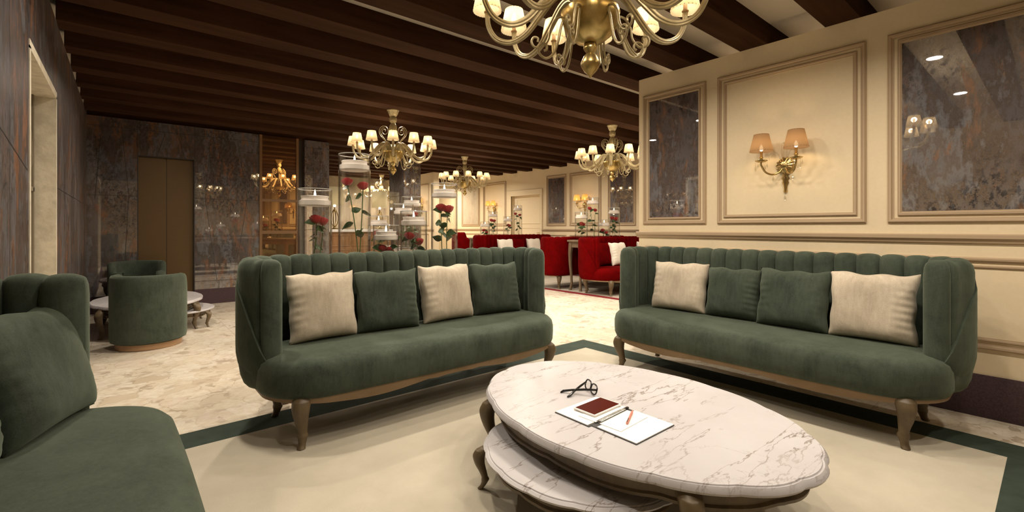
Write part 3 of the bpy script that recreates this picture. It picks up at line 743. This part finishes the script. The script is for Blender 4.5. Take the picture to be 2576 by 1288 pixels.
def rose(label, base, tip, rr, leaves, seed, group):
    rnd = random.Random(seed); t = thing('rose', label, 'rose', base, 0, group)
    B, T = Vector((0,0,0)), Vector(tip)-Vector(base)
    b = MB(); mid = B.lerp(T,.5)+Vector((rnd.uniform(-.012,.012),rnd.uniform(-.01,.01),0))
    pts = [B, B.lerp(mid,.5)+(mid-B.lerp(T,.5))*.25, mid, mid.lerp(T,.5)+(mid-B.lerp(T,.5))*.25, T-Vector((0,0,.85*rr))]
    b.tube(pts, .0038, 6); b.build('stem', STEM, t)
    o = bpy.data.objects.new('bloom', BL[seed % 2]); COL.objects.link(o); o.parent = t; o.location = T; o.scale = (rr,)*3; o.rotation_euler = (rnd.uniform(-.3,.3),rnd.uniform(-.3,.3),rnd.uniform(0,6))
    for k in range(leaves):
        f = .93-(.75)*(k+.3)/max(1,leaves); p = B.lerp(T, f)
        o = bpy.data.objects.new('leaf', LM); COL.objects.link(o); o.parent = t; o.location = p
        s = rnd.uniform(.075,.105); o.scale = (s,s,s); o.rotation_euler = (rnd.choice((-1,1))*rnd.uniform(.5,1.25), -rnd.uniform(-.35,.55), k*2.4+rnd.uniform(-.5,.5)+seed)
    return t
VM = {}
def vase(kind, x, y, z, where, gname, r=RV, rz=0.0):
    h, nm = dict(mid=(.53,'medium'), tall=(.815,'tallest'), short=(.39,'short'), med=(.64,'second tallest'), small=(.27,'lowest'))[kind]
    if 'further back' in where and kind == 'med': nm = 'tallest'
    if kind == 'short' and 'middle green' not in where: nm = 'lowest'
    t = thing('flower_vase', f'{nm} glass vase of roses {where}', 'vase', (x,y,z), 0, gname)
    k = (kind, r)
    if k not in VM:
        g, w = vase_mesh_parts(h, r); VM[k] = (g.build('glass_cylinder', [GLASS, GRIM], t), w.build('water', WATER, t))
    else:
        for s in VM[k]: o = s.copy(); COL.objects.link(o); o.parent = t
    c = thing('floating_candle', f'floating candle in the {nm} vase {where}', 'candle', (x,y,z+h-.125), 0, 'floating candles in glass vases')
    if ('c', r) not in VM:
        q = r-.009
        b = MB(); b.lathe([(q*.90,0),(q,.006),(q,.040),(q*.86,.044),(q*.84,.060),(q*.88,.070),(q*.86,.073),(q*.80,.071),(q*.3,.068),(.0,.068)], 40, cap1=False); o1 = b.build('wax_body', WAX, c)
        b = MB(); b.lathe([(.001,.066),(.007,.074),(.0085,.084),(.006,.100),(.002,.118),(.0003,.122)], 12); o2 = b.build('flame', FLAME, c); VM[('c', r)] = (o1, o2)
    else:
        for s in VM[('c', r)]: o = s.copy(); COL.objects.link(o); o.parent = c
    zc = h-.125
    ros = dict(mid=[((-.01,-.01,.022),(.005,.01,zc-.085),.040,5),((.02,.02,.022),(.045,.03,zc-.10),.036,1)],
               tall=[((.03,.0,.022),(-.055,-.01,zc-.075),.038,5),((.035,.01,.022),(.055,.03,zc-.105),.038,3)],
               short=[((-.0,.0,.022),(-.030,-.02,zc-.075),.040,3),((.02,.01,.022),(.042,.0,zc-.125),.036,2)],
               med=[((-.02,.0,.022),(-.030,.0,zc-.075),.044,6),((.02,.01,.022),(.034,-.01,zc-.09),.044,5)],
               small=[((-.02,.0,.022),(-.025,-.03,zc-.055),.036,2),((.02,.01,.022),(.030,-.02,zc-.07),.033,2)])[kind]
    ca, sa = math.cos(rz-.70), math.sin(rz-.70)      # spread faces the seating
    for q, (p0, p1, rr, lv) in enumerate(ros):
        A = [(x+p[0]*ca-p[1]*sa, y+p[0]*sa+p[1]*ca, z+p[2]) for p in (p0, p1)]
        rose(f'{"higher" if q == 0 else "lower"} rose in the {nm} vase {where}', A[0], A[1], rr, lv, int(x*100)+q+3, 'roses in glass vases')
w1 = 'on the console behind the middle green sofa'
for kd, x, y, rv in (('mid',1.07,3.50,.118),('tall',1.375,3.53,.12),('small',1.640,3.54,.104),('short',1.885,3.53,.113),('med',2.20,3.55,.118)): vase(kd, x, y, ZCN, w1, 'rose vases behind the middle green sofa', rv)
w2 = 'on the console further back in the hall'
for kd, x, y in (('short',2.36,5.30),('mid',2.545,5.02),('med',2.78,5.26)): vase(kd, x, y, ZCN, w2, 'rose vases further back')
w3 = 'on the console between the red sofas'
for kd, px in (('mid',6.655),('tall',6.99),('short',7.34),('med',7.655)): vase(kd, px, 5.853, ZCN+ZR, w3, 'rose vases between the red sofas')
w4 = 'on the console behind the furthest red sofa'
for kd, px in (('short',6.82),('med',7.06),('mid',7.55),('tall',7.88)): vase(kd, px, 9.12, ZCN, w4, 'rose vases behind the furthest red sofa')

# ------------------------------------------------------------------ chandeliers
def spiral(cx, cz, r0, r1, a0, turns, n=26):
    return [(cx+(r0+(r1-r0)*i/n)*math.cos(a0+2*PI*turns*i/n), cz+(r0+(r1-r0)*i/n)*math.sin(a0+2*PI*turns*i/n)) for i in range(n+1)]
def shade_mesh(rt, rb, h, n=56, pleat=.03):
    b = MB(); rings = []
    for f in (0,.02,.5,.98,1):
        rr = rb+(rt-rb)*f
        rings.append([(rr*(1+pleat*math.cos(n/2*2*PI*j/n))*math.cos(2*PI*j/n), rr*(1+pleat*math.cos(n/2*2*PI*j/n))*math.sin(2*PI*j/n), h*f) for j in range(n)])
    b.loft(rings, cap0=False, cap1=False)
    for rr, zz, cnt in ((rb*1.035, h*.035, 24), (rt*1.045, h*.965, 20)):
        for k in range(cnt):
            a = 2*PI*(k+.5)/cnt; c, sn = math.cos(a), math.sin(a); w, q = .0036, .0026
            b.add([(rr*c-sn*w*x, rr*sn+c*w*x, zz+q*z) for x, z in ((-1,0),(0,-1),(1,0),(0,1))], [(0,1,2,3)], 1)
    return b
CW = 5.0
def chandelier(label, loc):
    t = thing('chandelier', label, 'chandelier', loc, math.radians(4.3), 'gilt chandeliers')
    b = MB(); b.lathe([(.03,.0),(.078,0),(.078,-.010),(.070,-.016),(.062,-.045),(.045,-.078),(.030,-.086)], 32, rib=.03, ribn=16); b.build('canopy', GILT, t)
    b = MB(); b.lathe([(.030,-.084),(.044,-.10),(.049,-.125),(.044,-.152),(.026,-.170),(.022,-.176),(.034,-.186),(.046,-.21),(.050,-.25),(.045,-.285),(.030,-.31),(.016,-.325),(.012,-.40),(.016,-.47),(.03,-.52),(.03,-.56)], 32, rib=.035, ribn=16); b.build('stem', GILT, t)
    b = MB(); b.lathe([(.100,-.545),(.132,-.549),(.135,-.556),(.130,-.585),(.119,-.625),(.098,-.660),(.066,-.688),(.022,-.702)], 40, rib=.02, ribn=8); b.build('bowl', BOWL, t)
    b = MB(); b.lathe([(.020,-.697),(.030,-.704),(.032,-.722),(.022,-.736),(.018,-.745),(.030,-.757),(.043,-.785),(.044,-.80),(.030,-.825),(.010,-.845),(.002,-.858)], 28, rib=.02, ribn=14); b.build('finial', BOWL, t)
    pts = smooth([(.055,0,-.575),(.062,0,-.53),(.085,0,-.475),(.13,0,-.452),(.18,0,-.475),(.24,0,-.545),(.31,0,-.622),(.385,0,-.652),(.455,0,-.628),(.495,0,-.565),(.503,0,-.495)], 5)
    rad = [.0125+.0045*math.sin(PI*min(1,i/(len(pts)-1)*1.15)**.8) for i in range(len(pts))]
    am = MB(); am.tube(pts, rad, 16, star=.24)
    sl = MB(); sl.lathe([(.012,-.497),(.016,-.492),(.016,-.488),(.0105,-.487),(.0105,-.440),(.009,-.438)], 12, c=(.503,0,0))
    sm = shade_mesh(.047,.069,.115); sm.xf(Matrix.Translation((.503,0,-.487)))
    bu = MB(); bu.lathe([(.004,-.438),(.011,-.430),(.013,-.420),(.008,-.404),(.001,-.396)], 10, c=(.503,0,0))
    first = None
    for k in range(12):
        if first is None:
            a = am.build('arm', GILT, t, ang=24); s1 = sl.build('candle_sleeve', WOODP, a); s2 = sm.build('lamp_shade', [SHADE, TRIM], a, ang=70); s3 = bu.build('bulb', BULB, a); first = (a, s1, s2, s3)
        else:
            a = first[0].copy(); COL.objects.link(a); a.parent = t; a.rotation_euler = (0,0,2*PI*k/12)
            for s in first[1:]: c = s.copy(); COL.objects.link(c); c.parent = a
    # upper heart scrolls and lower curls
    up = smooth([(.040,0,-.52),(.060,0,-.46),(.115,0,-.395),(.165,0,-.335),(.178,0,-.285),(.162,0,-.240),(.125,0,-.215),(.085,0,-.228),(.066,0,-.265),(.075,0,-.305),(.105,0,-.325),(.133,0,-.308),(.137,0,-.275),(.117,0,-.256),(.098,0,-.270),(.101,0,-.292)], 5)
    up2 = smooth([(.045,0,-.49),(.085,0,-.42),(.128,0,-.36),(.154,0,-.315),(.157,0,-.28),(.140,0,-.245),(.112,0,-.236)], 5)
    um = MB(); um.tube(up, .0046, 8); um.tube(up2, .0042, 8)
    lo = smooth([(.115,0,-.565),(.135,0,-.62),(.150,0,-.69),(.172,0,-.745),(.205,0,-.765),(.235,0,-.745),(.240,0,-.712),(.222,0,-.695),(.204,0,-.704),(.202,0,-.724),(.214,0,-.730)], 5)
    lo2 = smooth([(.12,0,-.57),(.16,0,-.585),(.185,0,-.63),(.195,0,-.68),(.225,0,-.715),(.258,0,-.712),(.272,0,-.690),(.262,0,-.668),(.243,0,-.672),(.243,0,-.688)], 5)
    lm = MB(); lm.tube(lo, .006, 8); lm.tube(lo2, .0055, 8)
    for nm, mb, cnt, off in (('upper_scroll', um, 4, -PI/6), ('lower_scroll', lm, 6, .26)):
        f = None
        for k in range(cnt):
            if f is None: f = o = mb.build(nm, GILT, t, ang=60)
            else: o = f.copy(); COL.objects.link(o); o.parent = t
            o.rotation_euler = (0,0,2*PI*k/cnt+off)
    return t
def chand_lights(t, w):
    x, y, z = t.location
    for k in range(12):
        a = t.rotation_euler.z+2*PI*k/12
        light('shade_light', (x+.503*math.cos(a), y+.503*math.sin(a), z-.415), w, (1,.84,.62), .024)
ch = chandelier('large gilt chandelier hanging over the marble tables, cut by the top picture edge', (1.655,1.40,ZB))
CH = [ch]
for lab, x, y in (('gilt chandelier hanging fully in view beyond the middle green sofa', 2.73,5.68), ('small far gilt chandelier over the aisle, left of the red sofas', 5.72,8.39),
                  ('gilt chandelier over the red sofas, cut by the end of the cream wall', 5.69,4.38), ('furthest gilt chandelier, glimpsed between the two tall vases', 5.83,12.88)):
    CH.append(dup(ch, lab, (x,y,ZB), (0,0,math.radians(4.3))))

# ------------------------------------------------------------------ wall sconces
def sconce(label, loc, shade, rz=0):
    t = thing('wall_sconce', label, 'wall lamp', loc, rz, 'twin shade crystal sconces')   # wall plane at local x=0, room towards -x
    b = MB(); rings = []
    for r, xx in ((.064,.0),(.068,-.008),(.062,-.020),(.042,-.028),(.032,-.036),(.012,-.042)):
        rings.append([(xx, r*(1+.10*math.cos(14*2*PI*j/56))*math.cos(2*PI*j/56), r*(1+.10*math.cos(14*2*PI*j/56))*math.sin(2*PI*j/56)) for j in range(56)])
    b.loft(rings); b.build('rosette', BRASS, t)
    b = MB(); rings = []                                              # leaf shaped tail
    for z, w in ((-.05,.018),(-.075,.026),(-.09,.020),(-.105,.032),(-.125,.020),(-.14,.026),(-.165,.016),(-.19,.014),(-.215,.016),(-.225,.006)):
        rings.append([(-.004,-w,z),(-.018,-w*.4,z),(-.022,0,z),(-.018,w*.4,z),(-.004,w,z),(0,0,z)])
    b.loft(rings); b.build('leaf_tail', BRASS, t)
    b = MB()
    for sy in (-1, 1):
        b.tube(smooth([(-.02,sy*.012,.02),(-.03,sy*.02,.09),(-.03,sy*.018,.165),(-.03,sy*.004,.185),(-.03,-sy*.004,.17)],5), .0035, 6)
        b.tube(smooth([(-.02,sy*.02,.03),(-.05,sy*.045,.10),(-.06,sy*.075,.115),(-.06,sy*.10,.09),(-.055,sy*.105,.05)],5), .0035, 6)
    b.build('crystal_spray', CRYSTAL, t)
    for sy in (-1, 1):
        y = sy*.128; X = -.155
        b = MB(); b.tube(smooth([(-.02,sy*.01,-.01),(-.05,sy*.03,-.055),(-.09,sy*.065,-.075),(-.13,sy*.105,-.055),(X,y,.0),(X,y,.03)],6), [.008]*25+[.007]*6, 10); a = b.build('arm', BRASS, t)
        b = MB(); b.lathe([(.008,.022),(.030,.026),(.046,.036),(.048,.040),(.040,.042),(.012,.040),(.012,.056),(.016,.062),(.010,.07),(.010,.115)], 24, c=(X,y,0)); b.build('drip_pan', BRASS, a)
        b = MB()
        for k in range(6):
            aa = 2*PI*k/6; cx, cy, L = X+.042*math.cos(aa), y+.042*math.sin(aa), .055 if k % 2 else .085
            b.lathe([(.0008,.034),(.0012,.034-L*.4),(.006,.034-L*.62),(.0075,.034-L*.75),(.0008,.034-L)], 6, c=(cx,cy,0))
        b.build('crystal_drops', CRYSTAL, a)
        b = shade_mesh(.055,.087,.142,64,.02); b.xf(Matrix.Translation((X,y,.112))); b.build('lamp_shade', [shade, TRIM], a, ang=70)
        b = MB(); b.lathe([(.004,.115),(.012,.125),(.014,.14),(.006,.165),(.001,.17)], 10, c=(X,y,0)); b.build('bulb', BULB, a)
    b = MB()
    for sy, zt in ((0,-.225),(-.6,-.07),(.6,-.07)): b.lathe([(.0008,zt),(.0012,zt-.02),(.008,zt-.035),(.009,zt-.044),(.0008,zt-.065)], 6, c=(-.06 if sy else -.015,sy*.12,0))
    b.build('crystal_pendant', CRYSTAL, t)
    return t
SC = []
def sconce_lights(t, w):
    for sy in (-1, 1):
        v = t.matrix_world if False else Matrix.Rotation(t.rotation_euler.z,4,'Z')
        p = v @ Vector((-.155, sy*.128, .150)); light('sconce_light', (t.location.x+p.x, t.location.y+p.y, t.location.z+p.z), w, (1,.72,.40), .024)
s1 = sconce('large brass and crystal sconce with two tan shades on the cream wall above the sofa', (XR,1.447,1.708), SHADES); SC.append((s1, 2))
s2 = sconce('sconce with glowing amber shades right of the cream hall door, above the red sofas', (X2,7.44,1.74), SHADEF); SC.append((s2, 1.8))
s3 = dup(s2, 'sconce with glowing amber shades left of the cream hall door', (X2,11.02,1.74)); SC.append((s3, 1.8))
s4 = dup(s2, 'far sconce with amber shades on the pale pier behind the mirrored column', (6.65,11.95,1.80)); SC.append((s4, 1.5))

# ------------------------------------------------------------------ reception desk and lamps
t = thing('reception_desk', 'wooden panelled reception desk with white stone top in the hall', 'desk', (3.85,10.35,0))
b = MB(); b.box(-.95,-.25,0,.95,.25,1.10); 
for k in range(4):
    a0 = -.92+k*.465; frame(b,'y',-.25,a0,a0+.43,.12,.72,.03,.014); frame(b,'y',-.25,a0,a0+.43,.78,1.04,.03,.014)
b.build('desk_body', WOODD, t)
b = MB(); b.box(-1.0,-.30,1.10,1.0,.30,1.155,0,.006); b.build('stone_top', COUNTER, t)
def desk_lamp(label, loc, rw=.20, h=.40):
    t = thing('table_lamp', label, 'lamp', loc, 0, 'desk lamps')
    b = MB(); b.lathe([(.09,0),(.09,.02),(.03,.035),(.02,.06)], 20)
    for k in range(4):
        a = PI/2*k; b.tube(smooth([(.02*math.cos(a),.02*math.sin(a),.05),(.07*math.cos(a),.07*math.sin(a),.16),(.075*math.cos(a),.075*math.sin(a),.30),(.02*math.cos(a),.02*math.sin(a),.44)],4), .012, 8)
    b.lathe([(.012,.40),(.012,.62)], 10); b.build('base', BRASS, t)
    b = MB(); b.lathe([(.02,.50),(.028,.53),(.018,.57),(.004,.59)], 12); b.build('bulb', BULB, t)
    b = MB(); b.loft([[(rw*math.cos(2*PI*j/40),rw*math.sin(2*PI*j/40),z) for j in range(40)] for z in (.54,.54+h)], cap0=False, cap1=False); b.build('lamp_shade', SHADED, t)
    return t
l1 = desk_lamp('gilt table lamp with cream drum shade at the left of the reception desk', (3.60,10.4,1.155), .19, .40)
l2 = dup(l1, 'gilt table lamp with cream drum shade at the right of the desk', (4.68,10.45,1.155)); l2.scale = (.95,.95,.95)

# ------------------------------------------------------------------ lights
for i, c in enumerate(CH): chand_lights(c, (4, 2.5, 2.5, 2.5, 2.5)[i])
for t, w in SC: sconce_lights(t, w)
for x, y in ((3.60,10.4),(4.68,10.45)): light('desk_lamp_light', (x,y,1.155+.66), 1.6, (1,.8,.5), .04)
def down(x, y, w, size=.11, spread=160):  # added bare area light under the beams, no fitting, brightens the room
    o = light('added_ceiling_fill', (x,y,ZB-.02), w, (1,.88,.72), kind='AREA', shape='DISK', size=size, spread=math.radians(spread)); return o
gap = lambda n: 1.17+.645*n+.2
for x, y, w in ((1.0,gap(-1),14),(1.0,gap(1),12),(.45,gap(3),20),(2.0,gap(3),10),(2.7,gap(-3),14),(2.7,gap(-2),12),(2.7,gap(-1),11.5),(2.7,gap(0),11.5),(2.7,gap(1),12),(2.7,gap(2),10),(5.2,gap(3),50),(7.0,gap(4),34),(4.2,gap(5),55),(1.2,gap(5),34),(.6,gap(8),16),(2.9,gap(7),40),(5.2,gap(7),46),(7.0,gap(9),34),(4.2,gap(11),45),(5.8,gap(14),50),(7.2,gap(14),36),(3.4,gap(17),40),(5.6,gap(18),60),(7.6,gap(18),60)):
    down(x, y, w)
W = bpy.data.worlds.new('world'); S.world = W; W.use_nodes = True
W.node_tree.nodes['Background'].inputs[0].default_value = (1,.8,.58,1); W.node_tree.nodes['Background'].inputs[1].default_value = .02

# ------------------------------------------------------------------ colour and sampling
S.view_settings.view_transform = 'Standard'; S.view_settings.look = 'None'; S.view_settings.gamma = 1; S.view_settings.use_curve_mapping = False
S.view_settings.exposure = 0.0
cy = S.cycles
cy.max_bounces = 7; cy.diffuse_bounces = 3; cy.glossy_bounces = 3; cy.transmission_bounces = 3; cy.transparent_max_bounces = 40
cy.caustics_reflective = False; cy.caustics_refractive = False; cy.sample_clamp_indirect = 4; cy.blur_glossy = .5
cy.use_denoising = True; cy.use_adaptive_sampling = True; cy.adaptive_threshold = .02
try: cy.use_light_tree = True
except Exception: pass
